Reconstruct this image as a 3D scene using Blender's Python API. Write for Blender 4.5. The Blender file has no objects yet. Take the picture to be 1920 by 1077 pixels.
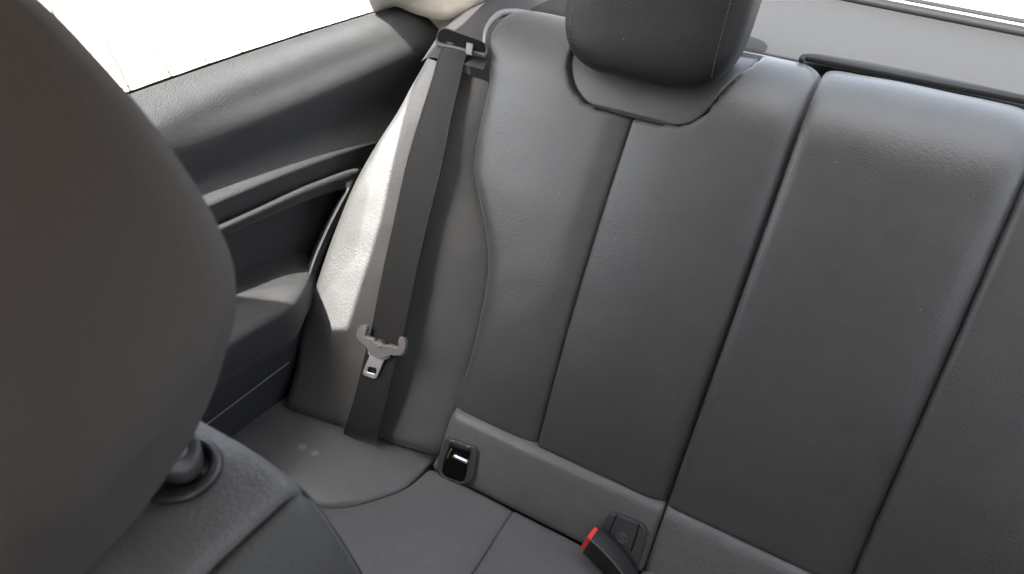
import bpy, bmesh, math, random
import numpy as np
from mathutils import Vector, Matrix, noise

random.seed(7)
sc = bpy.context.scene
COL = sc.collection

# ------------------------------------------------------------------ camera
YAW, PITCH, ROLL, FPX = 0.4625, 0.6145, 0.0768, 1279.66
CAM = np.array([.0563, -.6102, .7340])
F = np.array([-math.sin(YAW)*math.cos(PITCH), math.cos(YAW)*math.cos(PITCH), -math.sin(PITCH)])
_r = np.cross(F, [0, 0, 1]); _r /= np.linalg.norm(_r); _u = np.cross(_r, F)
RT = math.cos(ROLL)*_r + math.sin(ROLL)*_u
UP = -math.sin(ROLL)*_r + math.cos(ROLL)*_u
cd = bpy.data.cameras.new('camera')
cam = bpy.data.objects.new('camera', cd); COL.objects.link(cam)
cd.sensor_width = 36; cd.lens = FPX/1920*36; cd.clip_start = .01; cd.clip_end = 500
cd.dof.use_dof = True; cd.dof.focus_distance = .95; cd.dof.aperture_fstop = 9
M3 = Matrix(((RT[0], UP[0], -F[0]), (RT[1], UP[1], -F[1]), (RT[2], UP[2], -F[2])))
cam.matrix_world = Matrix.Translation(Vector(CAM)) @ M3.to_4x4()
sc.camera = cam

# ------------------------------------------------------------------ light
SUN = Vector((-.05, -.60, .80)).normalized()
w = bpy.data.worlds.new('World'); sc.world = w; w.use_nodes = True
nt = w.node_tree
sky = nt.nodes.new('ShaderNodeTexSky'); sky.sky_type = 'NISHITA'; sky.sun_disc = False
sky.sun_elevation = math.asin(SUN.z); sky.sun_rotation = math.atan2(SUN.x, SUN.y)
sky.dust_density = 3.5; sky.air_density = .75; sky.ozone_density = .5
hs_ = nt.nodes.new('ShaderNodeHueSaturation'); hs_.inputs['Saturation'].default_value = .5   # thin milky haze
nt.links.new(sky.outputs[0], hs_.inputs['Color']); nt.links.new(hs_.outputs[0], nt.nodes['Background'].inputs[0])
nt.nodes['Background'].inputs[1].default_value = .15
sl = bpy.data.lights.new('sun', 'SUN'); sl.energy = 2.7; sl.angle = math.radians(.53); sl.color = (1, .965, .95)
so = bpy.data.objects.new('sun', sl); COL.objects.link(so); so.rotation_euler = SUN.to_track_quat('Z', 'Y').to_euler()
sc.view_settings.view_transform = 'Standard'; sc.view_settings.look = 'None'
sc.view_settings.exposure = 3.5; sc.view_settings.use_white_balance = True; sc.view_settings.white_balance_temperature = 6650; sc.view_settings.white_balance_tint = 9
sc.view_settings.gamma = 1; sc.view_settings.use_curve_mapping = False
sc.cycles.use_denoising = True
sc.cycles.max_bounces = 10; sc.cycles.transparent_max_bounces = 16
sc.cycles.sample_clamp_indirect = 6

# ------------------------------------------------------------------ geometry of view -> place
def ray(x, y):
    d = F + RT*(x-960)/FPX - UP*(y-538.5)/FPX
    return d/np.linalg.norm(d)
def on(x, y, n, d):
    r = ray(x, y); n = np.array(n, float)
    return CAM + r*(d - n@CAM)/(n@r)
def XP(x, y, x0): return on(x, y, (1, 0, 0), x0)
def YP(x, y, y0): return on(x, y, (0, 1, 0), y0)
def ZP(x, y, z0): return on(x, y, (0, 0, 1), z0)
RC = math.radians(24)                       # backrest recline
VV = np.array([0, math.sin(RC), math.cos(RC)]); NN = np.array([0, -math.cos(RC), math.sin(RC)]); XX = np.array([1., 0, 0])
def UV(x, y, h=0.):
    q = on(x, y, NN, h); return (q[0], float(q@VV), h)
VT, RR = .480, .10
def BK(u, v, h):                            # backrest surface, rolling over backwards at the top
    if v <= VT: return u*XX + v*VV + h*NN
    a = min((v-VT)/RR, 2.4); over = max(0, (v-VT) - 2.4*RR)
    c = VT*VV - RR*NN
    n = math.cos(a)*NN + math.sin(a)*VV; t = -math.sin(a)*NN + math.cos(a)*VV
    return u*XX + c + (RR+h)*n + over*t

def pch(xs, ys):
    xs = np.array(xs, float); ys = np.array(ys, float)
    o = np.argsort(xs); xs = xs[o]; ys = ys[o]
    h = np.diff(xs); d = np.diff(ys)/h; m = np.zeros(len(xs))
    if len(xs) == 2: m[:] = d[0]
    else:
        for i in range(1, len(xs)-1):
            if d[i-1]*d[i] > 0: m[i] = 3*(h[i-1]+h[i])/((2*h[i]+h[i-1])/d[i-1] + (h[i]+2*h[i-1])/d[i])
        m[0], m[-1] = d[0], d[-1]
    def f(x):
        i = int(np.clip(np.searchsorted(xs, x)-1, 0, len(xs)-2)); t = (x-xs[i])/h[i]
        if t < 0: return ys[0] + m[0]*(x-xs[0])
        if t > 1: return ys[-1] + m[-1]*(x-xs[-1])
        return ((1+2*t)*(1-t)**2*ys[i] + t*(1-t)**2*h[i]*m[i] + t*t*(3-2*t)*ys[i+1] + t*t*(t-1)*h[i]*m[i+1])
    return f
def crv(pts, n, closed=False):              # Catmull-Rom through points, even arc length
    P = [np.array(p, float) for p in pts]; out = []
    N = len(P); segs = N if closed else N-1
    for i in range(segs):
        if closed: p0, p1, p2, p3 = P[i-1], P[i], P[(i+1) % N], P[(i+2) % N]
        else: p0, p1, p2, p3 = P[max(i-1, 0)], P[i], P[i+1], P[min(i+2, N-1)]
        for k in range(24):
            t = k/24
            out.append(.5*((2*p1)+(-p0+p2)*t+(2*p0-5*p1+4*p2-p3)*t*t+(-p0+3*p1-3*p2+p3)*t**3))
    out.append(P[0] if closed else P[-1])
    out = np.array(out); s = np.r_[0, np.cumsum(np.linalg.norm(np.diff(out, axis=0), axis=1))]
    q = np.linspace(0, s[-1], n+1 if closed else n)
    r = np.stack([np.interp(q, s, out[:, k]) for k in range(out.shape[1])], 1)
    return r[:-1] if closed else r

# ------------------------------------------------------------------ object helpers
def link(name, me, mat, parent=None, smooth=True):
    o = bpy.data.objects.new(name, me); COL.objects.link(o)
    if mat: me.materials.clear(); me.materials.append(mat)
    if smooth:
        for p in me.polygons: p.use_smooth = True
    if parent: o.parent = parent
    return o
def mesh(name, V, Fc, mat, parent=None, smooth=True):
    me = bpy.data.meshes.new(name); me.from_pydata([tuple(map(float, v)) for v in V], [], Fc); me.update()
    bm = bmesh.new(); bm.from_mesh(me); bmesh.ops.recalc_face_normals(bm, faces=bm.faces); bm.to_mesh(me); bm.free()
    return link(name, me, mat, parent, smooth)
def grid(name, rows, mat, parent=None, close_u=False, caps=False):
    n, m = len(rows), len(rows[0]); V = [p for r in rows for p in r]; Fc = []
    for i in range(n-1):
        for j in range(m if close_u else m-1):
            k = (j+1) % m
            Fc.append((i*m+j, i*m+k, (i+1)*m+k, (i+1)*m+j))
    if caps and close_u:
        Fc.append(tuple(range(m))); Fc.append(tuple(range((n-1)*m, n*m)))
    return mesh(name, V, Fc, mat, parent)
def thing(name, label, cat, loc=(0, 0, 0), group=None):
    o = bpy.data.objects.new(name, None); COL.objects.link(o); o.empty_display_size = .05
    o['label'] = label; o['category'] = cat
    if group: o['group'] = group
    return o
def tag(o, label, cat): o['label'] = label; o['category'] = cat; return o
def stru(o): o['kind'] = 'structure'; return o
def tube(name, pts, rad, mat, parent=None, n=10, m=40, flat=1., closed=False):
    P = crv(pts, m, closed); rows = []
    up = np.array([.13, -.5, .85])
    for i, p in enumerate(P):
        a = P[(i+1) % len(P)] if closed else P[min(i+1, len(P)-1)]
        b = P[i-1] if closed else P[max(i-1, 0)]
        t = a-b; t /= np.linalg.norm(t)
        s = np.cross(t, up); s /= np.linalg.norm(s); q = np.cross(s, t)
        r = rad(i/(len(P)-1)) if callable(rad) else rad
        rows.append([p + r*(math.cos(2*math.pi*k/n)*s + flat*math.sin(2*math.pi*k/n)*q) for k in range(n)])
    if closed: rows.append(rows[0])
    return grid(name, rows, mat, parent, True, not closed)
def edge(d, w, dep):
    if d >= w: return 0.
    return -dep*(1-math.sqrt(max(0., 1-(1-max(d, 0)/w)**2)))
def samples(L, step, fine):
    n = max(4, int(L/step)); s = set(np.linspace(0, 1, n).tolist())
    if fine:
        for d in (.0004, .0012, .0025, .004, .006, .009, .013): s.add(d/L); s.add(1-d/L)
    return sorted(x for x in s if 0 <= x <= 1)
def panel(name, Lc, Rc, mapf, mat, parent, E, bulge=.004, step=.006, hmod=None, skirt=.03, lump=.0012, seed=0.):
    """Padded panel between two edge curves (a, b, h); E = edge rounding {L,R,T,B: (width, depth)}."""
    def cf(c):
        b = [p[1] for p in c]; fa = pch(b, [p[0] for p in c]); fh = pch(b, [p[2] for p in c]); b0, b1 = min(b), max(b)
        return lambda t: (fa(b0+(b1-b0)*t), b0+(b1-b0)*t, fh(b0+(b1-b0)*t))
    fl, fr = cf(Lc), cf(Rc)
    H = max(abs(fl(1)[1]-fl(0)[1]), abs(fr(1)[1]-fr(0)[1])); W = max(abs(fr(t)[0]-fl(t)[0]) for t in (0, .25, .5, .75, 1))
    ts, ss = samples(H, step, True), samples(W, step, True); rows = []
    for t in ts:
        l, r = np.array(fl(t)), np.array(fr(t)); wd = np.linalg.norm((r-l)[:2]); row = []
        for s in ss:
            p = l+(r-l)*s
            h = p[2] + bulge*(1-(2*s-1)**2)*(1-abs(2*t-1)**4)
            for k, d in (('L', s*wd), ('R', (1-s)*wd), ('T', (1-t)*H), ('B', t*H)):
                if k in E: h += edge(d, *E[k])
            h += lump*(noise.noise(Vector((p[0]*9+seed, p[1]*9, 3.3+seed))) + .5*noise.noise(Vector((p[0]*24+seed, p[1]*24, 8.1))))
            if hmod: h += hmod(p[0], p[1])
            row.append((p[0], p[1], h))
        row = [(row[0][0], row[0][1], row[0][2]-skirt)] + row + [(row[-1][0], row[-1][1], row[-1][2]-skirt)]
        rows.append(row)
    rows = [[(a, b, h-skirt) for a, b, h in rows[0]]] + rows + [[(a, b, h-skirt) for a, b, h in rows[-1]]]
    return grid(name, [[mapf(*p) for p in r] for r in rows], mat, parent)
def frame_at(o, n, ex):
    n = np.array(n, float); n /= np.linalg.norm(n); ex = np.array(ex, float); ex -= (ex@n)*n; ex /= np.linalg.norm(ex)
    return np.array(o, float), ex, np.cross(n, ex), n
def px2(fr, pts):
    o, ex, ey, n = fr; out = []
    for x, y in pts:
        q = on(x, y, n, o@n) - o; out.append((q@ex, q@ey))
    return out
def plate(name, fr, outer, holes, thick, bev, mat, parent=None, lift=0., res=2):
    cu = bpy.data.curves.new(name, 'CURVE'); cu.dimensions = '2D'; cu.fill_mode = 'BOTH'
    for ring in [outer]+list(holes):
        s = cu.splines.new('POLY'); s.points.add(len(ring)-1); s.use_cyclic_u = True
        for i, (x, y) in enumerate(ring): s.points[i].co = (x, y, 0, 1)
    cu.extrude = max(thick/2-bev, .00005); cu.bevel_depth = bev; cu.bevel_resolution = res; cu.offset = -bev
    t = bpy.data.objects.new('t', cu); COL.objects.link(t)
    bpy.context.view_layer.update()
    me = bpy.data.meshes.new_from_object(t.evaluated_get(bpy.context.evaluated_depsgraph_get()))
    bpy.data.objects.remove(t)
    o, ex, ey, n = fr
    Mx = Matrix(((ex[0], ey[0], n[0], 0), (ex[1], ey[1], n[1], 0), (ex[2], ey[2], n[2], 0), (0, 0, 0, 1)))
    Mx.translation = Vector(o + n*(lift))
    me.transform(Mx); me.name = name
    ob = link(name, me, mat, parent, True)
    md = ob.modifiers.new('es', 'EDGE_SPLIT'); md.split_angle = math.radians(35)
    return ob
def box(name, c, s, mat, parent=None, bev=.004, rot=None):
    bm = bmesh.new(); bmesh.ops.create_cube(bm, size=1)
    for v in bm.verts: v.co = Vector((v.co.x*s[0], v.co.y*s[1], v.co.z*s[2]))
    if bev: bmesh.ops.bevel(bm, geom=bm.edges[:], offset=bev, segments=3, profile=.5, affect='EDGES')
    if rot is not None: bm.transform(rot.to_4x4())
    bm.transform(Matrix.Translation(Vector(c)))
    me = bpy.data.meshes.new(name); bm.to_mesh(me); bm.free()
    o = link(name, me, mat, parent, True); md = o.modifiers.new('es', 'EDGE_SPLIT'); md.split_angle = math.radians(40)
    return o

# ------------------------------------------------------------------ materials
def base(name):
    m = bpy.data.materials.new(name); m.use_nodes = True; t = m.node_tree; return m, t, t.nodes['Principled BSDF']
def nd(t, typ, **kw):
    n = t.nodes.new(typ)
    for k, v in kw.items():
        if k.startswith('i_'): n.inputs[k[2:].replace('_', ' ')].default_value = v
        else: setattr(n, k, v)
    return n
def leather(name, col, rough=.5, grain=420., bump=.35, wr=.35, spec=.5, var=.25, dist=.0017, sheen=.17, spots=()):
    m, t, b = base(name); L = t.links.new
    tc = nd(t, 'ShaderNodeTexCoord')
    nz = nd(t, 'ShaderNodeTexNoise', i_Scale=grain*.5, i_Detail=2.)
    mx = nd(t, 'ShaderNodeVectorMath', operation='SCALE'); mx.inputs[3].default_value = .0035
    ad = nd(t, 'ShaderNodeVectorMath', operation='ADD')
    L(tc.outputs['Object'], nz.inputs['Vector']); L(nz.outputs['Color'], mx.inputs[0]); L(tc.outputs['Object'], ad.inputs[0]); L(mx.outputs[0], ad.inputs[1])
    vo = nd(t, 'ShaderNodeTexVoronoi', feature='F1', i_Scale=grain); L(ad.outputs[0], vo.inputs['Vector'])
    n2 = nd(t, 'ShaderNodeTexNoise', i_Scale=grain*.40, i_Detail=5., i_Roughness=.62, i_Distortion=1.2); L(tc.outputs['Object'], n2.inputs['Vector'])
    mp = nd(t, 'ShaderNodeMapRange'); mp.inputs[1].default_value = .1; mp.inputs[2].default_value = .75; mp.inputs[3].default_value = 1; mp.inputs[4].default_value = 0
    L(vo.outputs['Distance'], mp.inputs[0])
    mm = nd(t, 'ShaderNodeMix', data_type='FLOAT'); mm.inputs[0].default_value = .55 if wr else 0
    L(mp.outputs[0], mm.inputs[2]); L(n2.outputs[0], mm.inputs[3])
    # patches where the grain is worn smoother
    n3 = nd(t, 'ShaderNodeTexNoise', i_Scale=14., i_Detail=3.); L(tc.outputs['Object'], n3.inputs['Vector'])
    st = nd(t, 'ShaderNodeMapRange'); st.inputs[1].default_value = .35; st.inputs[2].default_value = .65; st.inputs[3].default_value = bump*.55; st.inputs[4].default_value = bump*1.2
    L(n3.outputs[0], st.inputs[0])
    bp = nd(t, 'ShaderNodeBump', i_Distance=dist); L(mm.outputs[0], bp.inputs['Height']); L(st.outputs[0], bp.inputs['Strength'])
    L(bp.outputs[0], b.inputs['Normal'])
    cr = nd(t, 'ShaderNodeMix', data_type='RGBA'); c0 = [c*(1-var) for c in col]+[1]; c1 = [c*(1+var) for c in col]+[1]
    cr.inputs[6].default_value = c0; cr.inputs[7].default_value = c1
    n4 = nd(t, 'ShaderNodeTexNoise', i_Scale=35., i_Detail=6., i_Roughness=.7); L(tc.outputs['Object'], n4.inputs['Vector'])
    L(n4.outputs[0], cr.inputs[0])
    dv = nd(t, 'ShaderNodeTexVoronoi', feature='F1', i_Scale=26.); L(tc.outputs['Object'], dv.inputs['Vector'])
    dm = nd(t, 'ShaderNodeMapRange'); dm.inputs[1].default_value = .012; dm.inputs[2].default_value = .028; dm.inputs[3].default_value = .55; dm.inputs[4].default_value = 0
    L(dv.outputs['Distance'], dm.inputs[0]); fac = dm.outputs[0]
    for p_, r_ in spots:
        vd = nd(t, 'ShaderNodeVectorMath', operation='DISTANCE'); vd.inputs[1].default_value = tuple(p_); L(ad.outputs[0], vd.inputs[0])
        sm = nd(t, 'ShaderNodeMapRange'); sm.inputs[1].default_value = r_*.3; sm.inputs[2].default_value = r_; sm.inputs[3].default_value = .6; sm.inputs[4].default_value = 0; L(vd.outputs['Value'], sm.inputs[0])
        mxm = nd(t, 'ShaderNodeMath', operation='MAXIMUM'); L(fac, mxm.inputs[0]); L(sm.outputs[0], mxm.inputs[1]); fac = mxm.outputs[0]
    ds = nd(t, 'ShaderNodeMix', data_type='RGBA'); ds.inputs[7].default_value = (.24, .23, .22, 1); L(fac, ds.inputs[0]); L(cr.outputs[2], ds.inputs[6])
    L(ds.outputs[2], b.inputs['Base Color'])
    rr = nd(t, 'ShaderNodeMapRange'); rr.inputs[3].default_value = rough-.07; rr.inputs[4].default_value = rough+.09
    L(n4.outputs[0], rr.inputs[0]); L(rr.outputs[0], b.inputs['Roughness'])
    b.inputs['Specular IOR Level'].default_value = spec
    b.inputs['Sheen Weight'].default_value = sheen; b.inputs['Sheen Roughness'].default_value = .35
    return m
def plain(name, col, rough=.5, metal=0., spec=.5, scale=300., bump=0., coat=0.):
    m, t, b = base(name); L = t.links.new
    tc = nd(t, 'ShaderNodeTexCoord'); nz = nd(t, 'ShaderNodeTexNoise', i_Scale=scale, i_Detail=4.); L(tc.outputs['Object'], nz.inputs['Vector'])
    cr = nd(t, 'ShaderNodeMix', data_type='RGBA'); cr.inputs[6].default_value = [c*.88 for c in col]+[1]; cr.inputs[7].default_value = [min(1, c*1.12) for c in col]+[1]
    L(nz.outputs[0], cr.inputs[0]); L(cr.outputs[2], b.inputs['Base Color'])
    rr = nd(t, 'ShaderNodeMapRange'); rr.inputs[3].default_value = max(.02, rough-.06); rr.inputs[4].default_value = rough+.06; L(nz.outputs[0], rr.inputs[0]); L(rr.outputs[0], b.inputs['Roughness'])
    b.inputs['Metallic'].default_value = metal; b.inputs['Specular IOR Level'].default_value = spec
    if coat: b.inputs['Coat Weight'].default_value = coat
    if bump:
        bp = nd(t, 'ShaderNodeBump', i_Strength=bump, i_Distance=.0006); L(nz.outputs[0], bp.inputs['Height']); L(bp.outputs[0], b.inputs['Normal'])
    return m
def glass(name):
    m, t, b = base(name); L = t.links.new; t.nodes.remove(b)
    tr = nd(t, 'ShaderNodeBsdfTransparent'); tr.inputs[0].default_value = (.93, .95, .94, 1)
    gl = nd(t, 'ShaderNodeBsdfGlossy', i_Roughness=.02); lw = nd(t, 'ShaderNodeLayerWeight'); mx = nd(t, 'ShaderNodeMixShader')
    pw = nd(t, 'ShaderNodeMath', operation='POWER'); pw.inputs[1].default_value = 5; L(lw.outputs['Facing'], pw.inputs[0])
    fr = nd(t, 'ShaderNodeMath', operation='MULTIPLY_ADD'); fr.inputs[1].default_value = .8; fr.inputs[2].default_value = .04; L(pw.outputs[0], fr.inputs[0])
    L(fr.outputs[0], mx.inputs[0]); L(tr.outputs[0], mx.inputs[1]); L(gl.outputs[0], mx.inputs[2]); L(mx.outputs[0], t.nodes['Material Output'].inputs[0])
    return m

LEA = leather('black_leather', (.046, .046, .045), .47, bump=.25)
LEAC = leather('cushion_leather_lit', (.092, .091, .090), .46)  # same seat leather, lightened: the light on the cushion is put into its colour
LEAD = leather('headrest_leather', (.011, .0105, .011), .55, bump=.25, spec=.28, sheen=.03)
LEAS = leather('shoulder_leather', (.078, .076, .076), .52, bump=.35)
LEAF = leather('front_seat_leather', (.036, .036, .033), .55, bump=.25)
PAN = leather('grained_trim', (.042, .042, .042), .66, grain=560, bump=.35, wr=0, spec=.35, sheen=.05)
ARM = leather('armrest_skin', (.031, .031, .031), .6, grain=480, bump=.45, spec=.4, sheen=.08)
PLA = plain('dark_plastic', (.034, .034, .036), .5, scale=900, bump=.2)
PLG = plain('grey_plastic', (.13, .13, .13), .5, scale=900, bump=.15)
PLB = plain('black_plastic', (.011, .0105, .010), .42, scale=700, bump=.1)
PLG2 = plain('guide_plastic', (.032, .031, .032), .4, scale=700, bump=.1)
GRIP = plain('belt_grip_plastic', (.115, .108, .106), .42, scale=700, bump=.1)
STL = plain('bright_steel', (.80, .785, .785), .36, 1., scale=500)
RED = plain('red_plastic', (.75, .04, .03), .4)
BEI = plain('beige_fabric', (.58, .53, .47), .9, scale=1500, bump=.5, spec=.2)
FAB = plain('headrest_fabric', (.063, .0575, .055), .80, scale=850, bump=1., spec=.25)
SHF = plain('shelf_felt', (.022, .0222, .0225), .9, scale=1300, bump=.7, spec=.2)
STRIP = plain('dark_strip_felt', (.008, .008, .008), .9, scale=1300, bump=.7, spec=.2)
RUB = plain('black_rubber', (.005, .005, .005), .7, spec=.2)
THR = plain('thread', (.04, .04, .04), .7)
DRK = plain('slot_black', (.004, .004, .004), .8, spec=.05)
WHT = plain('white_paint', (.8, .8, .8), .25, coat=.6)
GLS = glass('window_glass')
def webbing():
    m, t, b = base('belt_webbing'); L = t.links.new
    uv = nd(t, 'ShaderNodeUVMap'); sp = nd(t, 'ShaderNodeSeparateXYZ'); L(uv.outputs[0], sp.inputs[0])
    def wv(out, f):
        a = nd(t, 'ShaderNodeMath', operation='MULTIPLY'); a.inputs[1].default_value = f; L(out, a.inputs[0])
        s = nd(t, 'ShaderNodeMath', operation='SINE'); L(a.outputs[0], s.inputs[0]); return s
    a = wv(sp.outputs[0], 2*math.pi/.0023); c = wv(sp.outputs[1], 2*math.pi/.0026)
    mu = nd(t, 'ShaderNodeMath', operation='MULTIPLY'); L(a.outputs[0], mu.inputs[0]); L(c.outputs[0], mu.inputs[1])
    ad = nd(t, 'ShaderNodeMath', operation='MULTIPLY_ADD'); ad.inputs[1].default_value = .6; L(c.outputs[0], ad.inputs[0]); L(mu.outputs[0], ad.inputs[2])
    bp = nd(t, 'ShaderNodeBump', i_Strength=.35, i_Distance=.0006); L(ad.outputs[0], bp.inputs['Height']); L(bp.outputs[0], b.inputs['Normal'])
    mp = nd(t, 'ShaderNodeMapRange'); mp.inputs[1].default_value = -1.6; mp.inputs[2].default_value = 1.6; L(ad.outputs[0], mp.inputs[0])
    cr = nd(t, 'ShaderNodeMix', data_type='RGBA'); cr.inputs[6].default_value = (.006, .006, .006, 1); cr.inputs[7].default_value = (.021, .0207, .020, 1)
    L(mp.outputs[0], cr.inputs[0]); L(cr.outputs[2], b.inputs['Base Color']); b.inputs['Roughness'].default_value = .6; b.inputs['Specular IOR Level'].default_value = .16
    b.inputs['Sheen Weight'].default_value = .5; b.inputs['Sheen Roughness'].default_value = .25
    return m
WEB = webbing()
def paving():
    m, t, b = base('paving'); L = t.links.new
    tc = nd(t, 'ShaderNodeTexCoord'); mp = nd(t, 'ShaderNodeMapping'); mp.inputs['Rotation'].default_value = (0, 0, .5)
    br = nd(t, 'ShaderNodeTexBrick', i_Scale=1., i_Mortar_Size=.008, i_Brick_Width=.4, i_Row_Height=.24)
    br.inputs['Color1'].default_value = (.46, .40, .33, 1); br.inputs['Color2'].default_value = (.38, .34, .29, 1); br.inputs['Mortar'].default_value = (.034, .025, .011, 1)
    L(tc.outputs['Object'], mp.inputs[0]); L(mp.outputs[0], br.inputs['Vector'])
    nz = nd(t, 'ShaderNodeTexNoise', i_Scale=6., i_Detail=8., i_Roughness=.7); L(tc.outputs['Object'], nz.inputs['Vector'])
    mx = nd(t, 'ShaderNodeMix', data_type='RGBA', blend_type='MULTIPLY'); mx.inputs[0].default_value = .6
    L(br.outputs[0], mx.inputs[6]); L(nz.outputs[0], mx.inputs[7]); 
    g = nd(t, 'ShaderNodeMix', data_type='RGBA', blend_type='MULTIPLY'); g.inputs[0].default_value = 1; g.inputs[7].default_value = (1.5, 1.5, 1.5, 1); L(mx.outputs[2], g.inputs[6])
    L(g.outputs[2], b.inputs['Base Color']); b.inputs['Roughness'].default_value = .9
    return m
PAV = paving()

# ------------------------------------------------------------------ ground and car shell
G = -.68
stru(mesh('ground', [(-150, -150, G), (150, -150, G), (150, 150, G), (-150, 150, G)], [(0, 1, 2, 3)], PAV, smooth=False))

# unseen roof; outline shaped to shade the cabin and cut the bolster sun patch
roof = thing('car_roof', 'beige headlining roof over the rear bench', 'roof')
RZ = .84
def slab(name, poly, th, mat, parent):
    n = len(poly); V = [tuple(p) for p in poly]+[(p[0], p[1], p[2]+th) for p in poly]
    Fc = [tuple(range(n)), tuple(range(2*n-1, n-1, -1))]+[(i, (i+1) % n, n+(i+1) % n, n+i) for i in range(n)]
    return mesh(name, V, Fc, mat, parent, False)
rows = []
for t in np.linspace(0, 1, 14): rows.append([(x, -1.40-.22*t, RZ+.012-.27*t-.04*t*t) for x in np.linspace(-.66, .86, 20)])
grid('front_light_blocker', rows, BEI, roof)  # unseen drop panel, added to hold back light from the windshield
slab('headlining', [(-.655, -1.42, RZ), (-.655, -.655, RZ), (-.564, -.605, RZ), (-.546, -.39, RZ), (-.546, -.28, RZ), (-.543, -.1, RZ), (-.545, .24, RZ), (-.42, .24, RZ), (-.38, .04, RZ+.003), (-.2, .045, RZ+.01), (.42, .045, RZ+.01), (.77, .0, RZ), (.83, -1.42, RZ)], .03, BEI, roof)

shell = thing('car_body', 'dark lower body and floor of the car around the cabin', 'car body')
box('floor', (.11, -.5, -.43), (1.9, 2.9, .04), PLB, shell)
box('side_wall', (.90, -.4, .04), (.05, 3.4, .92), PLB, shell)
box('door_pillar', (-.70, -.70, .62), (.05, .16, .48), PLB, shell)
box('center_pillar', (.88, -.32, .65), (.05, .22, .5), PLB, shell)
box('rear_pillar', (.84, .50, .65), (.05, .50, .5), PLB, shell)
box('dashboard', (.11, -1.85, .03), (1.7, .3, .96), PLB, shell)
box('bulkhead', (.11, .42, -.05), (1.6, .04, .9), PLB, shell)
box('outer_skin', (-.80, .25, -.1), (.04, 1.4, .94), WHT, shell)
box('front_door', (-.74, -1.05, -.02), (.06, 1.18, .92), PLB, shell, .02)

# ------------------------------------------------------------------ side panel
side = thing('side_panel', 'black grained plastic side trim panel beside the rear bench below the quarter window', 'trim panel')
YA, YB, NY = -.46, .42, 120
def line(pts, dx=0.):
    P = [XP(x, y, x0) for x, y, x0 in pts]; P.sort(key=lambda p: p[1])
    ys = [p[1] for p in P]
    fz = np.polyfit(ys, [p[2] for p in P], min(2, len(P)-1) if len(P) > 3 else 1); fx = pch(ys, [p[0] for p in P]) if len(P) > 1 else None
    y0, y1 = min(ys), max(ys)
    def f(y):
        yc = min(max(y, y0-.02), y1+.02); s = np.polyval(np.polyder(fz), yc)
        return np.array([fx(min(max(y, y0), y1)), y, np.polyval(fz, yc) + s*(y-yc)])
    return f
W0 = line([(205, 190, -.680), (430, 112, -.680), (600, 55, -.678), (690, 28, -.676)])
W1 = line([(214, 203, -.672), (440, 123, -.672), (610, 66, -.670), (700, 36, -.668)])
R1 = line([(243, 238, -.652), (400, 176, -.652), (600, 95, -.650), (740, 45, -.648)])
R2 = line([(262, 262, -.643), (420, 205, -.643), (600, 130, -.639), (770, 60, -.634)])
S1 = line([(300, 305, -.640), (450, 245, -.634), (600, 182, -.628), (770, 108, -.622)])
S2 = line([(340, 355, -.648), (500, 290, -.646), (620, 240, -.642), (740, 190, -.640)])
S3 = line([(378, 388, -.624), (500, 338, -.623), (620, 292, -.622), (700, 266, -.621)])
S4 = line([(384, 398, -.624), (500, 349, -.624), (610, 307, -.623), (695, 278, -.622)])
S5 = line([(402, 428, -.634), (500, 384, -.634), (600, 344, -.634), (680, 318, -.634)])
S6 = line([(402, 432, -.68), (500, 388, -.68), (600, 348, -.68), (680, 322, -.68)])
rows = []
for y in np.linspace(YA, YB, NY):
    rows.append(crv([f(y) for f in (W0, W1, R1, R2, S1, S2, S3, S4, S5)], 60).tolist() + [S6(y).tolist()])
grid('upper_trim', rows, PAN, side)
# padded lip that runs under the upper trim and turns down beside the bolster
lo_ = crv([(230, 510), (320, 462), (398, 426), (480, 389), (568, 348), (627, 325), (668, 311), (681, 317), (668, 348), (627, 428), (597, 504), (580, 560)], 110)
li_ = crv([(235, 545), (325, 488), (410, 448), (495, 410), (568, 379), (622, 361), (641, 357), (641, 363), (627, 388), (597, 447), (578, 490), (562, 540)], 110)
prof = pch([0, .08, .22, .5, .78, .92, 1], [-.642, -.626, -.6135, -.611, -.614, -.624, -.656])
rows = []
for i_, (a_, b_) in enumerate(zip(lo_, li_)):
    k_ = min(1, max(0, (i_/109-.66)/.10)); rows.append([XP(*(a_+(b_-a_)*t), prof(t)+.004+.012*k_*math.sin(math.pi*min(1, t*1.1))) for t in np.linspace(0, 1, 26)])
grid('padded_lip', rows, ARM, side)
rows = []
for z in np.linspace(.33, .02, 30):
    rows.append([(-.648-.01*max(0, (z-.1)), y, z) for y in np.linspace(YA, .3, 30)])
grid('inset_panel', rows, ARM, side)
# armrest
def arm_sec(y, xi, zt, zb):
    xo = -.65
    return crv([(xo, y, zt+.012), (xo*.6+xi*.4, y, zt+.010), (xi-.014, y, zt+.005), (xi-.004, y, zt+.001), (xi, y, zt-.008), (xi-.003, y, zt-.045), (xi-.012, y, zb+.02), (xi-.02, y, zb)], 40)
ip = [np.array([-.532, -.46, XP(425, 657, -.532)[2]-.005]), XP(300, 735, -.532), XP(425, 657, -.532), XP(500, 610, -.534), XP(549, 580, -.540), XP(572, 549, -.562), XP(587, 518, -.598), XP(590, 500, -.628)]
ia = crv(ip, 60); rows = []
for i, p in enumerate(ia):
    rows.append(arm_sec(p[1], p[0], p[2]+.006, p[2]-.075))
r0 = [np.array([q[0]*1.0, q[1]+.02, q[2]-.02]) for q in rows[-1]]
rows.append([np.array([min(q[0], -.63), q[1], q[2]-.01]) for q in r0])
grid('armrest', rows, ARM, side)
ft = [XP(200, 860, -.59), XP(415, 708, -.59), XP(480, 662, -.592), XP(548, 612, -.60)]
tube('armrest_seam', ft, .0012, DRK, side, n=6)
rows = []
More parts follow.
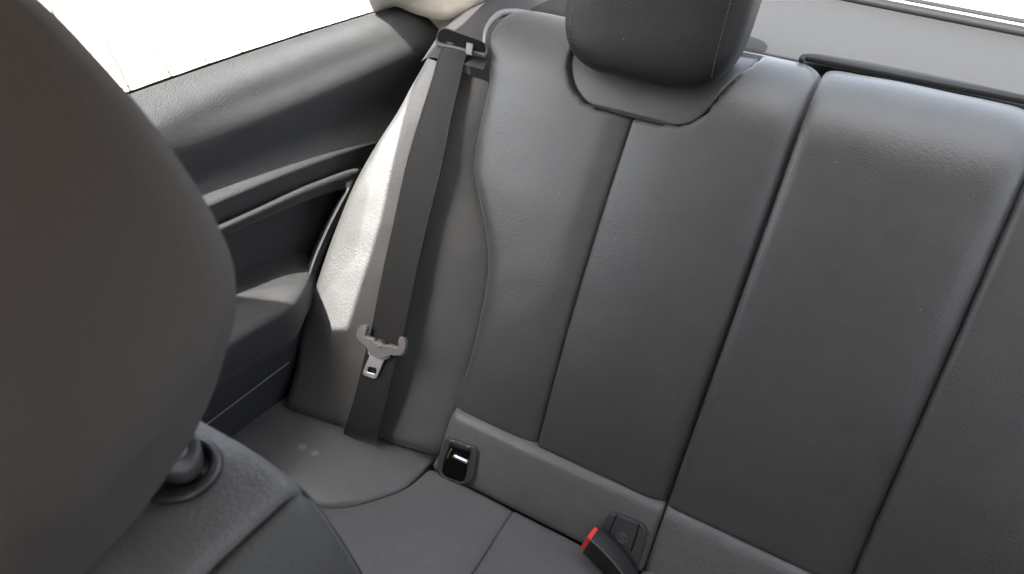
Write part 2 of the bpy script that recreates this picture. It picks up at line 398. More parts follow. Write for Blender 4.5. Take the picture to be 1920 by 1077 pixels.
for k, t in enumerate(np.linspace(0, 1, 30)):
    rows.append([(-.592-.045*t**1.6 + .003*math.sin(9*t), y, .09-.42*t) for y in np.linspace(YA, .03, 20)])
grid('lower_trim', rows, PLA, side)
tube('trim_strip', [XP(330, 840, -.588), XP(415, 775, -.588), XP(480, 726, -.589), XP(541, 680, -.590)], .0016, PLG, side, n=8)

# quarter window
qw = thing('quarter_window', 'side quarter window glass with dotted black border', 'window')
wf = lambda y: W0(y) + np.array([-.012, 0, -.003])
wtop = pch([-.95, -.3, 0, .1, .2, .28, .33], [.84, .84, .84, .80, .73, .62, .50])
rows = []
for y in np.linspace(-.46, .33, 60):
    b = wf(y)-np.array([0, 0, .02]); top = max(wtop(y), b[2]+.021); rows.append([b + (np.array([-.572, y, top])-b)*s for s in np.linspace(0, 1, 8)])
grid('pane', rows, GLS, qw)
def dotm():
    m, t, b = base('frit_dots'); L = t.links.new
    uv = nd(t, 'ShaderNodeTexCoord'); vo = nd(t, 'ShaderNodeTexVoronoi', i_Scale=420., i_Randomness=0.); L(uv.outputs['Object'], vo.inputs['Vector'])
    gt = nd(t, 'ShaderNodeMath', operation='GREATER_THAN'); gt.inputs[1].default_value = .42; L(vo.outputs['Distance'], gt.inputs[0])
    tr = nd(t, 'ShaderNodeBsdfTransparent'); mx = nd(t, 'ShaderNodeMixShader'); L(gt.outputs[0], mx.inputs[0]); L(b.outputs[0], mx.inputs[1]); L(tr.outputs[0], mx.inputs[2])
    L(mx.outputs[0], t.nodes['Material Output'].inputs[0]); b.inputs['Base Color'].default_value = (.015, .015, .015, 1)
    return m
DOT = dotm()
def band(off0, off1, name, mat, par, dxx=.0012):
    rows = []
    for y in np.linspace(-.46, .315, 90):
        b = wf(y); top = np.array([-.572, y, max(wtop(y), b[2]+.02)]); d = (top-b)/np.linalg.norm(top-b)
        rows.append([b+d*off0+np.array([dxx, 0, 0]), b+d*off1+np.array([dxx, 0, 0])])
    return grid(name, rows, mat, par)
band(-.02, .002, 'frit_band', RUB, qw); band(.002, .010, 'frit_dots', DOT, qw)

# ------------------------------------------------------------------ pillar trim and belt guide
pil = thing('pillar_trim', 'beige fabric pillar cover at the rear end of the quarter window', 'pillar trim')
lo = crv([XP(700, 22, -.672), XP(735, 11, -.665), XP(780, 27, -.640), XP(822, 38, -.605), XP(850, 34, -.575), XP(890, 11, -.54), XP(940, -8, -.51), XP(1000, -22, -.48)], 40)
hi = crv([(-.60, -.02, .83), (-.60, .02, .84), (-.585, .06, .845), (-.56, .09, .85), (-.54, .12, .85), (-.50, .16, .85), (-.46, .2, .85), (-.40, .22, .85)], 40)
rows = []
for t in np.linspace(0, 1, 24):
    rows.append([a*(1-t)+b*t + np.array([.018, -.004, .004])*math.sin(math.pi*t)*(.3+.7*math.sin(math.pi*i/39)) for i, (a, b) in enumerate(zip(lo, hi))])
rows = [[p + np.array([-.03, .05, -.06]) for p in rows[0]]] + [[p + np.array([-.012, .02, .0]) for p in rows[0]]] + [[p + np.array([-.003, .006, -.002]) for p in rows[0]]] + rows
grid('pillar_cover', rows, BEI, pil)

rows = []
for t in np.linspace(0, 1, 16):
    a = np.array([-.42, .22, RZ])*(1-t) + np.array([-.43, .74, .52])*t; b = np.array([-.575, .09, RZ])*(1-t) + np.array([-.66, .62, .50])*t
    rows.append([a + (b-a)*q + np.array([-.02, 0, .03])*math.sin(math.pi*q) for q in np.linspace(0, 1, 10)])
grid('rear_pillar_cover', rows, BEI, pil)
gd = thing('belt_guide', 'dark plastic trim with a slot that the seat belt comes out of', 'belt guide')
r1 = crv([YP(790, 116, .205), YP(805, 108, .20), YP(850, 116, .19), YP(885, 125, .185), YP(906, 131, .185)], 40)
r2 = crv([YP(808, 88, .25), YP(822, 76, .25), YP(865, 82, .24), YP(905, 92, .235), YP(921, 96, .23)], 40)
r3 = crv([YP(828, 58, .31), YP(850, 46, .31), YP(890, 45, .31), YP(925, 50, .31), YP(950, 56, .31)], 40)
r4 = crv([YP(850, 32, .38), YP(885, 12, .38), YP(935, -2, .38), YP(985, 8, .37), YP(1030, 20, .36)], 40)
r5 = crv([YP(850, -20, .5), YP(900, -40, .5), YP(955, -40, .5), YP(1010, -30, .5), YP(1060, -20, .5)], 40)
cols = [crv([a[i] for a in (r1, r2, r3, r4, r5)], 50) for i in range(40)]
grid('guide_trim', [list(c) for c in cols], PLA, gd)
sf = frame_at(YP(865, 90, .222), np.cross(YP(825, 75, .238)-YP(905, 105, .212), YP(850, 100, .20)-YP(870, 50, .28)), (1, 0, 0))
if sf[3]@F > 0: sf = frame_at(sf[0], -sf[3], (1, 0, 0))
sl_o = px2(sf, crv([(823, 82), (828, 72), (838, 69), (870, 80), (903, 92), (911, 98), (911, 112), (904, 112), (880, 106), (850, 98), (826, 92)], 44, True))
plate('slot', sf, sl_o, [], .002, .0004, DRK, gd, .0106)
plate('slot_rim', sf, px2(sf, crv([(820, 84), (826, 69), (838, 65), (871, 76), (906, 88), (915, 97), (915, 116), (905, 116), (880, 110), (850, 102), (822, 96)], 44, True)), [sl_o], .006, .0015, PLA, gd, .008)
plate('slot_clip', sf, px2(sf, [(878, 101), (890, 104), (887, 122), (876, 119)]), [], .004, .0008, PLG, gd, .0145)

# ------------------------------------------------------------------ rear seat
seat = thing('rear_seat', 'black leather rear bench seat with stitched seams and a fixed headrest', 'car seat')
HC = -.190
def seamC(v): return HC - .006*math.sin(max(0, min(1, v/.5))*math.pi)
b_u, A_u = .2255, 0.
GAP = .0009
# insert under the headrest
ins_px = [(1068, 92), (1067, 125), (1074, 158), (1092, 185), (1118, 202), (1175, 219), (1230, 231), (1272, 235), (1302, 229), (1330, 205), (1357, 165), (1385, 128), (1410, 95)]
ins = np.array([UV(x, y, 0.)[:2] for x, y in ins_px])
ins = np.array([(u, v) for u, v in ins]); ins = np.r_[[(ins[0][0], .60)], ins, [(ins[-1][0]+.004, .60)]]
ins_d = crv(ins, 160)
def ins_sd(u, v):
    P = ins_d; a = P[:-1]; d = P[1:]-a; q = np.array([u, v]) - a
    t = np.clip((q*d).sum(1)/(d*d).sum(1), 0, 1); dist = np.sqrt((((q - d*t[:, None]))**2).sum(1)).min()
    # inside test by crossing
    inside = False; n = len(P); j = n-1
    for i in range(n):
        if (P[i][1] > v) != (P[j][1] > v) and u < (P[j][0]-P[i][0])*(v-P[i][1])/(P[j][1]-P[i][1])+P[i][0]: inside = not inside
        j = i
    return -dist if inside else dist
def ins_cut(u, v):
    if v < .42 or u < -.34 or u > -.05: return 0.
    d = ins_sd(u, v)
    if d <= 0: return -.020
    return edge(d, .005, .0035)
L1l = [(-.338, -.006, -.002), (-.336, .03, -.002), (-.333, .09, -.002), (-.335, .156, -.002), (-.341, .21, -.002), (-.358, .26, -.002), (-.384, .307, -.002), (-.404, .347, -.002), (-.410, .399, -.002), (-.411, .451, -.002), (-.424, .505, -.002), (-.435, .545, -.002), (-.436, .58, -.002), (-.424, .61, -.002), (-.396, .64, -.002), (-.366, .66, -.002)]
cpts = [(seamC(v), v, 0.) for v in np.linspace(-.004, .66, 12)]
bl = []
P1 = panel('backrest', L1l, cpts, BK, LEA, seat, dict(L=(.030, .026), R=(.042, .015), B=(.010, .012)), .006, .0042, ins_cut, seed=1.)
P2 = panel('backrest_inner_panel', cpts, [(A_u-GAP, v, 0.) for v in (-.004, .3, .66)], BK, LEA, P1, dict(L=(.006, .004), R=(.034, .016), B=(.010, .012)), .006, .0042, ins_cut, seed=2.)
P3 = panel('center_backrest', [(A_u+GAP, v, 0.) for v in (-.004, .3, .66)], [(b_u-GAP, v, 0.) for v in (-.004, .3, .66)], BK, LEA, seat, dict(L=(.014, .007), R=(.028, .013), B=(.010, .012)), .005, .0055, seed=3.)
P4 = panel('far_backrest', [(b_u+GAP, v, 0.) for v in (-.004, .3, .66)], [(.66, v, 0.) for v in (-.004, .3, .66)], BK, LEA, seat, dict(L=(.009, .007), B=(.010, .012)), .005, .007, seed=4.)
fl1 = pch([p[1] for p in L1l], [p[0] for p in L1l])
tube('edge_trim', [BK(fl1(v)-.003, v, -.016+.008*min(1, (v-.45)/.1)) for v in np.linspace(.50, .658, 16)], lambda t: .002+.0045*min(1, 1.6*t), PLG, gd, n=14, m=60)
# stitches along the middle seam
V_, F_ = [], []
def stitch(p, d, n, ln=.0030, wd=.0007, ht=.0006):
    d = d/np.linalg.norm(d); s = np.cross(d, n); k = len(V_)
    for a, b2, c in ((-1, -1, 0), (1, -1, 0), (1, 1, 0), (-1, 1, 0), (-.7, -.6, 1), (.7, -.6, 1), (.7, .6, 1), (-.7, .6, 1)):
        V_.append(p + d*ln/2*a + s*wd/2*b2 + n*ht*c)
    for f in ((0, 1, 5, 4), (1, 2, 6, 5), (2, 3, 7, 6), (3, 0, 4, 7), (4, 5, 6, 7)): F_.append(tuple(k+i for i in f))
for v in np.arange(.004, .455, .0043):
    stitch(BK(seamC(v)+.0024, v, -.0012), BK(seamC(v+.01), v+.01, 0)-BK(seamC(v), v, 0), NN)
mesh('seam_stitching', V_, F_, THR, P1)

# insert panel
def uvcols(sd_in):
    return None
iL = [(p[0]+.0022, p[1], .0) for p in ins_d[:60]]
vs = np.linspace(ins_d[:, 1].min()+.002, .60, 50); Lc, Rc = [], []
for v in vs:
    xs = []
    for i in range(len(ins_d)-1):
        a, b2 = ins_d[i], ins_d[i+1]
        if (a[1]-v)*(b2[1]-v) <= 0 and a[1] != b2[1]: xs.append(a[0]+(b2[0]-a[0])*(v-a[1])/(b2[1]-a[1]))
    if len(xs) >= 2: Lc.append((min(xs)+.0012, v, -.001)); Rc.append((max(xs)-.0012, v, -.001))
def ins_h(u, v): return -.010*math.exp(-((u-HC)/.07)**2)*max(0, min(1, (v-.47)/.06))
panel('headrest_base', Lc, Rc, BK, LEA, seat, dict(L=(.005, .0035), R=(.005, .0035), B=(.005, .0035)), .004, .004, ins_h, seed=5.)

# headrest
HO = BK(HC-.004, .60, .0) ; HO = HO - np.array([0, .0, 0])
hx, hy, hz = XX, NN, VV
def sup(c, e): return math.copysign(abs(c)**e, c)
def headrest(name, cen, axx, axy, axz, a, b, c, mat, parent, e1=.5, e2=.55, taper=.0, nb=48, nl=72):
    rows = []
    for i in range(nb+1):
        ph = -math.pi/2 + math.pi*i/nb; row = []
        for j in range(nl):
            th = 2*math.pi*j/nl
            x = sup(math.cos(ph), e1)*sup(math.cos(th), e2); y = sup(math.cos(ph), e1)*sup(math.sin(th), e2); z = sup(math.sin(ph), e1)
            k = 1+taper*z
            row.append(cen + axx*a*x*k + axy*(b*y + .012*z*z) + axz*c*z + axy*.0012*noise.noise(Vector((x*3, y*3, z*3))))
        rows.append(row)
    return grid(name, rows, mat, parent, True)
hp = UV(1232, 20, .02)
hc = BK(-.200, .50, 0)*0 + (np.array([-.197, 0, 0]) + .615*VV + .012*NN)
TL = math.radians(16); HN = math.cos(TL)*NN - math.sin(TL)*VV; HV = math.sin(TL)*NN + math.cos(TL)*VV
hr = headrest('headrest', hc, XX, HN, HV, .111, .054, .105, LEAD, seat, .54, .46, .03)
for sgn, xx in ((1, .090), (-1, .090)):
    V_, F_ = [], []
    for z in np.arange(-.078, .09, .0045):
        cz = max(1e-6, 1-abs(z/.105)**(2/.54))**(.54/2); k = 1+.03*z/.105
        rx = abs(xx/(.111*k*cz))
        if rx >= 1: continue
        ry = (1-rx**(2/.46))**(.46/2)
        p = hc + XX*sgn*xx + HN*(.054*ry*cz + .012*(z/.105)**2 - .0001) + HV*z
        stitch(p, HV, (HN+XX*sgn*.6)/np.linalg.norm(HN+XX*sgn*.6), .0034, .0011, .0008)
    mesh('stitching', V_, F_, THR, hr)

# side bolster
bl_px = [(525, 772, .066), (548, 690, .060), (560, 620, .055), (600, 490, .045), (634, 400, .036), (665, 330, .030), (700, 268, .022), (740, 205, .014), (770, 150, .006), (795, 106, .0)]
Bl = [UV(*p) for p in bl_px]
rv = pch([p[1] for p in L1l], [p[0] for p in L1l])
Br = [(rv(v)+.014, v if v > .0 else v, h) for v, h in ((-.080, .016), (-.02, -.004), (.03, -.018), (.09, -.028), (.156, -.034), (.21, -.036), (.26, -.036), (.30, -.034), (.347, -.030), (.40, -.026), (.44, -.024), (.462, -.022))]
bol = panel('side_bolster', Bl, Br, BK, LEA, seat, dict(L=(.016, .013), R=(.03, .010), B=(.02, .016)), .011, .005, seed=6., lump=.0015)

# cushion upstand below the backrest
TD = np.array([0, -.044, -.080]); TD /= np.linalg.norm(TD); TN = np.array([0, -.876, .482]); TO = np.array([0, -.006, .002])
def ST(x, t, h): return x*XX + TO - t*TD + h*TN          # t runs upwards (negative = down)
def stx(px, py): q = on(px, py, TN, TO@TN); return (q[0], -float((q-TO)@TD), 0.)
sl_ = [stx(802, 884), stx(818, 855), stx(832, 810), stx(847, 770)]
sl_ = [(p[0], p[1], 0.) for p in sl_]
E_ = dict(L=(.012, .012), R=(.006, .008), T=(.016, .016), B=(.010, .006))
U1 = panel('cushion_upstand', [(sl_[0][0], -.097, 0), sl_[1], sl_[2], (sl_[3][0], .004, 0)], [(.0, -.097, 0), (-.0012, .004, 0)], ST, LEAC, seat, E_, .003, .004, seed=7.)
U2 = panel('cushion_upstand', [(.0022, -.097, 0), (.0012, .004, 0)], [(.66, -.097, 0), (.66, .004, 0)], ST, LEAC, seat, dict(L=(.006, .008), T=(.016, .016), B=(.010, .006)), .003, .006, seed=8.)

# cushion
BE = math.radians(5)
KY = np.array([0, -math.cos(BE), math.sin(BE)]); KN = np.array([0, math.sin(BE), math.cos(BE)]); KO = np.array([0, -.052, -.080])
def KU(x, q, h): return x*XX + KO - q*KY + h*KN          # q runs backwards: 0 at the crease, negative towards the front
def kux(px, py): p = on(px, py, KN, KO@KN); return (p[0], -float((p-KO)@KY), 0.)
wed = [kux(*p) for p in ((806, 874), (770, 905), (700, 935), (630, 951))]
wed = [(wed[3][0]-.14, wed[3][1]-.10, 0), (wed[3][0]-.06, wed[3][1]-.035, 0)] + [wed[3], wed[2], wed[1], wed[0]]
wed = [(-.50, -.42, 0), (-.475, -.25, 0)] + [w_ for w_ in wed if w_[1] > -.2]
wed = sorted({round(p[1], 4): p for p in wed}.values(), key=lambda p: p[1])
cs = [kux(962, 956), kux(925, 1012), kux(885, 1076)]
cslope = (cs[2][0]-cs[0][0])/(cs[2][1]-cs[0][1])
csl = [(cs[0][0]+cslope*(q-cs[0][1]), q, 0) for q in (-.42, -.2, .0)]
print('wedge', [tuple(round(c, 3) for c in p) for p in wed], 'cs', csl)
wl = [(p[0]+.001, p[1], 0) for p in wed]
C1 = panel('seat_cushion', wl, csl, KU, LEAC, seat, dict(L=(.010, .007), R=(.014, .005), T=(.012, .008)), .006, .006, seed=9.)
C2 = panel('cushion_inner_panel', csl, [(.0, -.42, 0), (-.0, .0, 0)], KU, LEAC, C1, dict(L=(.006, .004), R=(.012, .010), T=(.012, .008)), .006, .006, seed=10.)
off_ = np.array([.0017, .0017, .0017])
LEAW = leather('marked_leather_lit', (.082, .081, .080), .46, spots=[(on(566, 838, KN, KO@KN+.017)+off_, .0085), (on(590, 849, KN, KO@KN+.017)+off_, .008)])  # base lightened for light like the cushion; the spots are marks on it
C3 = panel('cushion_outer_panel', [(-.66, -.42, .012), (-.655, -.2, .012), (-.65, .06, .012)], [(p[0]-.001, p[1], 0) for p in wed[:-1]]+[(wed[-1][0]-.004, wed[-1][1]+.02, 0)], KU, LEAW, C1, dict(R=(.012, .007)), .012, .006, seed=11.)
V_, F_ = [], []
for q in np.arange(-.25, -.004, .0043):
    x = cs[0][0]+cslope*(q-cs[0][1])
    stitch(KU(x+.0026, q, -.0012), KU(x+cslope*.01, q+.01, 0)-KU(x, q, 0), KN)
mesh('seam_stitching', V_, F_, THR, C1)
# raised centre cushion
ctr_px = [(1185, 1100), (1200, 1073), (1228, 1055), (1262, 1049), (1305, 1056), (1365, 1077)]
KH = .012
def kuh(px, py, h): p = on(px, py, KN, KO@KN+h); return (p[0], -float((p-KO)@KY))
a = [kuh(x, y, .004) for x, y in ctr_px]
Lc = [(a[0][0]-.006, -.42, .006), (a[0][0], a[0][1]-.03, .006), (a[1][0], a[1][1], .006), (a[2][0], a[2][1], .006), (a[3][0], a[3][1]+.0005, .006)]
qe = Lc[-1][1]
Rc_ = [(.66, -.42, .006), (.66, qe-.03, .006), (.66, qe, .006)]
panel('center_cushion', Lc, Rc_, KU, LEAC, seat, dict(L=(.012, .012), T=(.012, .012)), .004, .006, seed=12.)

# child seat anchor socket (open) and its neighbour (closed)
U1S = frame_at(ST((stx(860, 862))[0], stx(860, 862)[1], .002), TN, XX)
def zo(pts): return [(760+x*.2943, 760+y*.2943) for x, y in pts]
fo = px2(U1S, crv(zo([(262, 215), (275, 204), (298, 204), (370, 232), (440, 254), (462, 278), (466, 320), (452, 420), (440, 466), (405, 490), (372, 496), (300, 476), (245, 455), (222, 430), (214, 395), (232, 310)]), 70, True))
fi = px2(U1S, crv(zo([(300, 238), (320, 244), (400, 270), (424, 282), (424, 310), (405, 400), (390, 462), (366, 484), (310, 470), (262, 448), (245, 420), (252, 370), (280, 290)]), 60, True))
ank = plate('anchor_socket', U1S, fo, [fi], .007, .0022, PLA, seat, .0035, 3)
ank['label'] = 'open black socket with a bright metal bar inside'
plate('socket_recess', U1S, px2(U1S, crv(zo([(296, 236), (424, 276), (400, 420), (368, 488), (250, 448), (242, 400)]), 50, True)), [], .001, .0002, DRK, ank, .0015)
plate('hinge', U1S, px2(U1S, zo([(302, 236), (420, 276), (415, 292), (298, 250)])), [], .003, .0007, PLB, ank, .006)
q0, q1 = [U1S[0] + p[0]*U1S[1] + p[1]*U1S[2] + TN*.0045 for p in px2(U1S, zo([(318, 316), (408, 358)]))]
tube('anchor_bar', [q0, (q0+q1)/2, q1], .0034, STL, ank, n=14, m=8)
q0, q1, q2 = [U1S[0] + p[0]*U1S[1] + p[1]*U1S[2] + TN*.003 for p in px2(U1S, zo([(300, 275), (282, 310), (276, 335)]))]
tube('anchor_clip', [q0, q1, q2], .0013, plain('brass_wire', (.5, .36, .2), .35, 1.), ank, n=8, m=8)
for k, pts in enumerate(([(304, 212), (328, 218), (325, 226), (302, 220)], [(404, 250), (428, 256), (425, 264), (402, 258)])):
    plate('hinge_pin', U1S, px2(U1S, zo(pts)), [], .003, .0006, PLG, ank, .0075)

CVS = frame_at(ST(stx(1170, 1000)[0], stx(1170, 1000)[1], .002), TN, XX)
co = px2(CVS, crv(zo([(1245, 830), (1270, 745), (1300, 690), (1332, 678), (1420, 708), (1505, 742), (1538, 780), (1542, 825), (1525, 910), (1500, 985), (1460, 1010), (1360, 960), (1270, 890)]), 70, True))
cov = plate('anchor_cover', CVS, co, [], .008, .0025, PLA, seat, .004, 3)
cov['label'] = 'closed dark flap with an embossed round mark'
for pts in ([(1358, 686), (1330, 745), (1308, 800)], [(1499, 744), (1480, 815), (1448, 915)]):
    P = [CVS[0] + p[0]*CVS[1] + p[1]*CVS[2] + TN*.0078 for p in px2(CVS, zo(pts))]
    tube('flap_gap', P, .0009, DRK, cov, n=6, m=10)
mc = px2(CVS, zo([(1390, 831)]))[0]; mr = .0068
ring = lambda r: [(mc[0]+r*math.cos(2*math.pi*i/40), mc[1]+r*math.sin(2*math.pi*i/40)) for i in range(40)]
plate('round_mark', CVS, ring(mr), [ring(mr-.0007)], .0009, .0002, PLG, cov, .0082)
sp = [(.0028, .0030), (.0006, .0042), (-.0022, .0030), (-.0020, .0008), (.0016, -.0006), (.0024, -.0028), (.0002, -.0042), (-.0026, -.0030)]
tube('emblem', [CVS[0] + (mc[0]+x)*CVS[1] + (mc[1]+y)*CVS[2] + TN*.0083 for x, y in sp], .00045, PLG, cov, n=6, m=40)

# ------------------------------------------------------------------ seat belt
belt = thing('seat_belt', 'black woven seat belt hanging over the side bolster with its metal tongue', 'seat belt')
Lp = [(838, 78, -.002), (825, 100, .004), (812, 145, .010), (790, 215, .016), (762, 310, .024), (738, 420, .032), (716, 520, .040), (696, 622, .048), (686, 660, .051), (665, 745, .056), (650, 792, .055), (645, 813, .048), (643, 826, .028), (642, 836, -.004)]
Rp = [(884, 92, -.002), (873, 112, .004), (862, 160, .010), (846, 230, .016), (828, 320, .024), (801, 430, .032), (778, 530, .040), (756, 635, .048), (744, 675, .051), (724, 760, .056), (713, 806, .055), (708, 827, .048), (705, 842, .028), (703, 853, -.004)]
L3 = crv([BK(*UV(*p)) for p in Lp], 120); R3 = crv([BK(*UV(*p)) for p in Rp], 120)
print('belt widths', [round(float(np.linalg.norm(L3[i]-R3[i])), 4) for i in range(0, 120, 12)])
me = bpy.data.meshes.new('webbing'); V, Fc, uvs = [], [], []; nS = 13; s = 0
for i in range(120):
    if i: s += np.linalg.norm(L3[i]+R3[i]-L3[i-1]-R3[i-1])/2
    for j in range(nS):
        t = (0, .012, .03, .06, .1, .25, .4, .5, .75, .9, .95, .98, 1)[j]; V.append(L3[i]*(1-t)+R3[i]*t + NN*(.0015*math.sin(math.pi*t) + (.0009 if .01 < t < .05 or .95 < t < .99 else 0))); uvs.append((t*.047, s))
for i in range(119):
    for j in range(nS-1): Fc.append((i*nS+j, i*nS+j+1, (i+1)*nS+j+1, (i+1)*nS+j))
me.from_pydata([tuple(map(float, v)) for v in V], [], Fc); ul = me.uv_layers.new(name='UVMap')
for lp in me.loops: ul.data[lp.index].uv = uvs[lp.vertex_index]
wb = link('webbing', me, WEB, belt); md = wb.modifiers.new('so', 'SOLIDIFY'); md.thickness = .0018; md.offset = 0
TF = frame_at(BK(*UV(720, 650, .054)), NN + .12*XX, XX)
def z5(pts): return [(600+x*.1671, 580+y*.1671) for x, y in pts]
tg = bpy.data.objects.new('tongue', None); COL.objects.link(tg); tg.parent = belt; tg.empty_display_size = .02
grip = [(462, 205), (490, 172), (530, 163), (556, 172), (568, 195), (552, 250), (546, 284), (600, 304), (650, 320), (655, 345), (715, 368), (780, 396), (798, 380), (850, 395), (905, 412), (918, 390), (912, 340), (928, 300), (955, 308), (985, 332), (998, 365), (992, 420), (975, 478), (940, 505), (885, 506), (830, 500), (780, 520), (730, 545), (700, 543), (650, 520), (604, 492), (575, 440), (545, 400), (500, 362), (456, 312), (445, 275)]
plate('grip', TF, px2(TF, z5(grip)), [], .010, .0016, GRIP, tg, .006, 3)
met = [(555, 418), (575, 440), (604, 485), (700, 535), (730, 540), (790, 510), (812, 504), (806, 522), (785, 546), (742, 560), (725, 605), (690, 690), (664, 745), (650, 762), (628, 769), (570, 750), (515, 728), (503, 712), (506, 685), (540, 600), (577, 512), (560, 480)]
hole = crv([(572, 636), (612, 643), (655, 657), (652, 690), (640, 716), (595, 704), (550, 690), (558, 660)], 40, True)
plate('latch_plate', TF, px2(TF, z5(met)), [px2(TF, z5(hole))], .0028, .0008, STL, tg, .005, 3)
bq = TF[0] + np.array([px2(TF, z5([(715, 358)]))[0][0]]) * TF[1] + px2(TF, z5([(715, 358)]))[0][1]*TF[2]
headrest('stop_button', bq + TF[3]*.004, TF[1], TF[3], TF[2], .006, .0035, .0055, GRIP, tg, 1, 1, 0, 12, 20)

# ------------------------------------------------------------------ buckle
buck = thing('belt_buckle', 'black seat belt buckle with a red release button lying on the cushion', 'belt buckle')
p_tl = ZP(1122, 987, -.030); p_bl = ZP(1109, 1015, -.030)          # red end, upper edge
p_r = ZP(1196, 1044, -.045); p_r2 = ZP(1158, 1062, -.042)
ax = (p_r+p_r2)/2-(p_tl+p_bl)/2; ax[2] *= .8; ax /= np.linalg.norm(ax)
wv = p_bl-p_tl; wv -= (wv@ax)*ax; wid = np.linalg.norm(wv); wv /= wid; nv = np.cross(ax, wv); nv *= np.sign(nv[2])
print('buckle width', wid, 'ax', ax, 'p', p_tl)
c0 = (p_tl+p_bl)/2; HT = .030
def bsec(d, hw, top, bot):
    dn = nv*(-.36*d*d/.08)
    r_ = .0030; pr = []
    for cx_, cy_, a0 in ((hw-r_, top-r_, 0), (-hw+r_, top-r_, 90), (-hw+r_, -bot+r_, 180), (hw-r_, -bot+r_, 270)):
        for q in range(9): pr.append((cx_ + r_*math.cos(math.radians(a0+q*11.25)), cy_ + r_*math.sin(math.radians(a0+q*11.25))))
    return [c0 + ax*d + dn + wv*a + nv*(b2-.004) for a, b2 in pr]
hw = wid/2+.001
rows = [[c0 + ax*.0008 + (np.array(p)-c0)*.0 + wv*0 + nv*-.009 for p in range(36)]]
rows = []
for d, k in ((0, .94), (.0012, 1.), (.012, 1.), (.03, 1.), (.05, 1.0), (.065, .95), (.08, .85), (.10, .7)):
    rows.append(bsec(d, hw*k, .004, HT*k))
grid('buckle_body', rows, PLB, buck, True, True)
pr = [((q-c0)@wv, (q-c0)@nv) for q in bsec(0, hw*.82, .0028, HT*.84)]
bf = (c0 - ax*.0012, wv, nv, np.cross(wv, nv))
plate('release_button', bf, [(a, b2) for a, b2 in pr], [], .009, .0015, RED, buck, 0.)
tube('buckle_edge_highlight', [c0 + ax*d + nv*(-.36*d*d/.08 + .0005) + wv*(hw-.0012) for d in (.001, .02, .04, .06, .08)], .0006, PLG, buck, n=6)  # thin grey tube paints the highlight along the body edge

# ------------------------------------------------------------------ parcel shelf, rear window, boot lid
e0 = [ZP(1480, -22, .505), ZP(1580, -1, .505), ZP(1700, 21, .505), ZP(1920, 66, .505)]
sx = np.polyfit([p[0] for p in e0], [p[1] for p in e0], 1)
def SEALY(x): return np.polyval(sx, max(x, -.1))
shelf = thing('parcel_shelf', 'grey felt rear parcel shelf behind the backrest', 'parcel shelf')
rows = []
for t in np.linspace(0, 1, 20):
    rows.append([(x, .33+(SEALY(x)-.004-.33)*t, .493+.010*t) for x in np.linspace(-.415, .85, 40)])
rows = [[(p[0], .285, .455) for p in rows[0]], [(p[0], .31, .475) for p in rows[0]]] + rows
grid('shelf_board', rows, SHF, shelf)
CF = frame_at((.09, .29, .502), (0, 0, 1), (1, 0, 0))
cb = [ZP(1497, 109, .5), ZP(1530, 108, .5), ZP(1620, 123, .5), ZP(1720, 143, .5), ZP(1820, 164, .5), ZP(1920, 187, .5)]
cl = crv([ZP(1505, 121, .5), ZP(1497, 114, .5), ZP(1504, 108.5, .5), cb[1]], 14)[:-1]
cpl = [(p[0]-.09, p[1]-.29) for p in list(cl) + cb[1:]]
cpl += [(cpl[-1][0]+.05, cpl[-1][1]-.004), (cpl[-1][0]+.06, .02), (cpl[0][0], .02)]
plate('shelf_dark_strip', CF, cpl, [], .006, .002, STRIP, shelf, 0)  # thin dark strip along the front of the shelf
rwin = thing('rear_window', 'sloping rear window glass with a black lower seal', 'window')
bx = np.linspace(-.45, .72, 40); by = [np.polyval(sx, x) if x > -.1 else np.polyval(sx, -.1)+.0*(x+.1) for x in bx]
tube('seal', [(x, y+.002, .508) for x, y in zip(bx, by)], .009, RUB, rwin, n=10, m=60, flat=.8)
rows = []
for s_ in np.linspace(0, 1, 12):
    rows.append([np.array([x*(1-.08*s_), y*(1-s_)+.045*s_, .500*(1-s_)+(RZ+.02)*s_ + .04*math.sin(math.pi*s_)]) + np.array([0, .008*(1-s_), 0]) for x, y in zip(bx, by)])
grid('pane', rows, GLS, rwin)
boot = thing('boot_lid', 'white painted boot lid seen through the rear window', 'boot lid')
rows = []
for t in np.linspace(0, 1, 14):
    rows.append([(x, y+.03+.24*t, .49 - .010*t - (.04*max(0, t-.85)/.15)) for x, y in zip(np.linspace(-.55, .85, 40), [np.polyval(sx, x) for x in np.linspace(-.55, .85, 40)])])
rows.append([(p[0], p[1]+.01, p[2]-.4) for p in rows[-1]])
grid('lid_panel', rows, WHT, boot)
tube('lid_edge', [(p[0], p[1], p[2]+.002) for p in rows[-4]], .005, RUB, boot, n=8, m=50)

# ------------------------------------------------------------------ front seat
fs = thing('front_seat', 'dark front seat close to the camera with a rounded fabric headrest', 'car seat')
hcx = -.285
prof = [(0, .425), (.055, .428), (.085, .445), (.110, .480), (.136, .530), (.149, .562), (.143, .590), (.122, .620), (.094, .645), (.056, .668), (0, .678)]
ring = [(hcx+x, z) for x, z in prof] + [(hcx-x, z) for x, z in prof[-2:0:-1]]
ring = crv(ring, 90, True); rc = ring.mean(0)
rows = []
for y, k in ((-.448, .02), (-.4465, .3), (-.4475, .6), (-.451, .8), (-.457, .92), (-.466, .98), (-.478, 1.), (-.51, 1.0), (-.54, .97), (-.56, .90), (-.572, .78), (-.578, .6), (-.581, .3), (-.582, .02)):
    rows.append([(rc[0]+(p[0]-rc[0])*k, y, rc[1]+(p[1]-rc[1])*k + .55*(y+.47)) for p in ring])
fhr = grid('headrest', rows, FAB, fs, True, True)
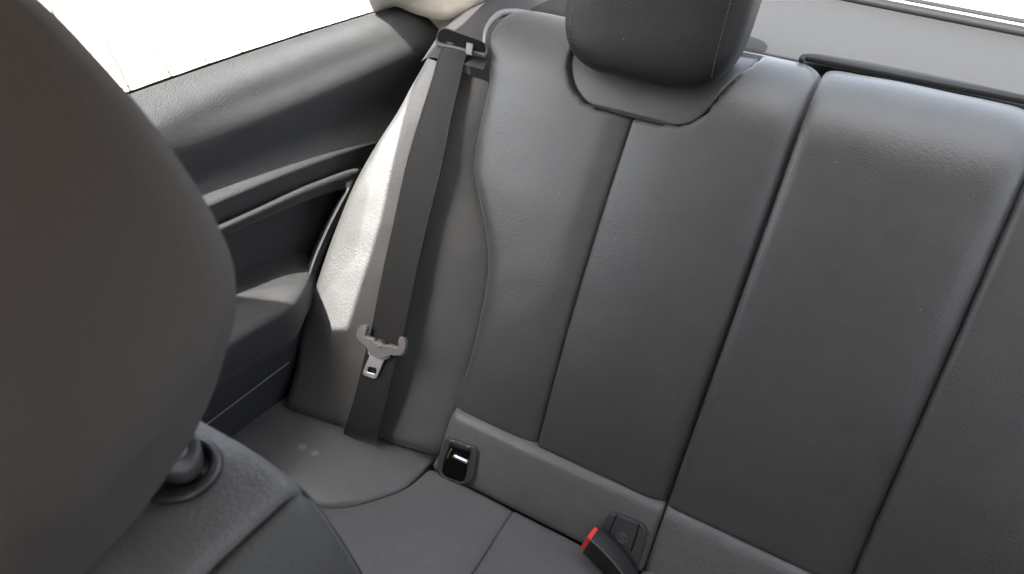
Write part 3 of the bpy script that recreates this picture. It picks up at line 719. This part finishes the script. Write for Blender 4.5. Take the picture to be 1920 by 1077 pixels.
# shoulder of the seat back: cross-sections from rear to front
def sh_z(x):
    return pch([-.52, -.47, -.40, -.28, -.18, -.145, -.115, -.092, -.075, -.062, -.055], [.20, .36, .425, .445, .445, .436, .40, .345, .28, .20, .05])(x)
xs = np.linspace(-.52, -.055, 110)
def shoulder(name, xs, mat, dz):
    rows = []
    for y, d in ((-.446, .05), (-.4455, .03), (-.447, .012), (-.451, .004), (-.457, .0005), (-.465, 0), (-.50, -.002), (-.55, .0), (-.60, .01), (-.66, .04), (-.70, .1)):
        row = []
        for i, x in enumerate(xs):
            e = min(abs(x-xs[0]), abs(x-xs[-1])); row.append((x+ (0), y, sh_z(x)-d+dz + edge(e, .008, .005)))
        rows.append([(row[0][0], y, row[0][2]-.03)] + row + [(row[-1][0], y, row[-1][2]-.03)])
    # rear wall
    rows = [[(p[0], p[1]+.005, -.35) for p in rows[0]]] + rows
    return grid(name, rows, mat, fs)
SX = -.141
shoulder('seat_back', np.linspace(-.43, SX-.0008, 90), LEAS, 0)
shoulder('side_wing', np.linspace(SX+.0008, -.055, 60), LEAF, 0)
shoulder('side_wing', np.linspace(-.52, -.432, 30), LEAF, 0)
tube('piping', [(x, -.4462, sh_z(x)-.016) for x in np.linspace(-.150, -.060, 24)], .0014, PLB, fs, n=8, m=80)
# headrest post collar
K0 = ZP(336, 882, .447)
dome = headrest('post_guide', K0+np.array([0, 0, .004]), np.array([1., 0, 0]), np.array([0, 0, 1.]), np.array([0, 1., 0]), .0125, .012, .0125, PLG2, fs, .9, .9, 0, 20, 40)
tube('guide_rim', [K0 + np.array([.0185*math.cos(a), .0175*math.sin(a), .001]) for a in np.linspace(0, 2*math.pi, 16, endpoint=False)], .0035, PLB, fs, n=12, m=60, closed=True)
tube('headrest_post', [K0+np.array([0, 0, -.05]), K0+np.array([0, 0, .02]), K0+np.array([-.004, 0, .08])], .007, STL, fs, n=20, m=12)

# second front seat, on the other side of the car
fs2 = fs.copy(); COL.objects.link(fs2); fs2.location = (.79, 0, 0)
fs2['label'] = 'dark front seat on the far side of the cabin'
for ch in list(fs.children):
    c = ch.copy(); COL.objects.link(c); c.parent = fs2
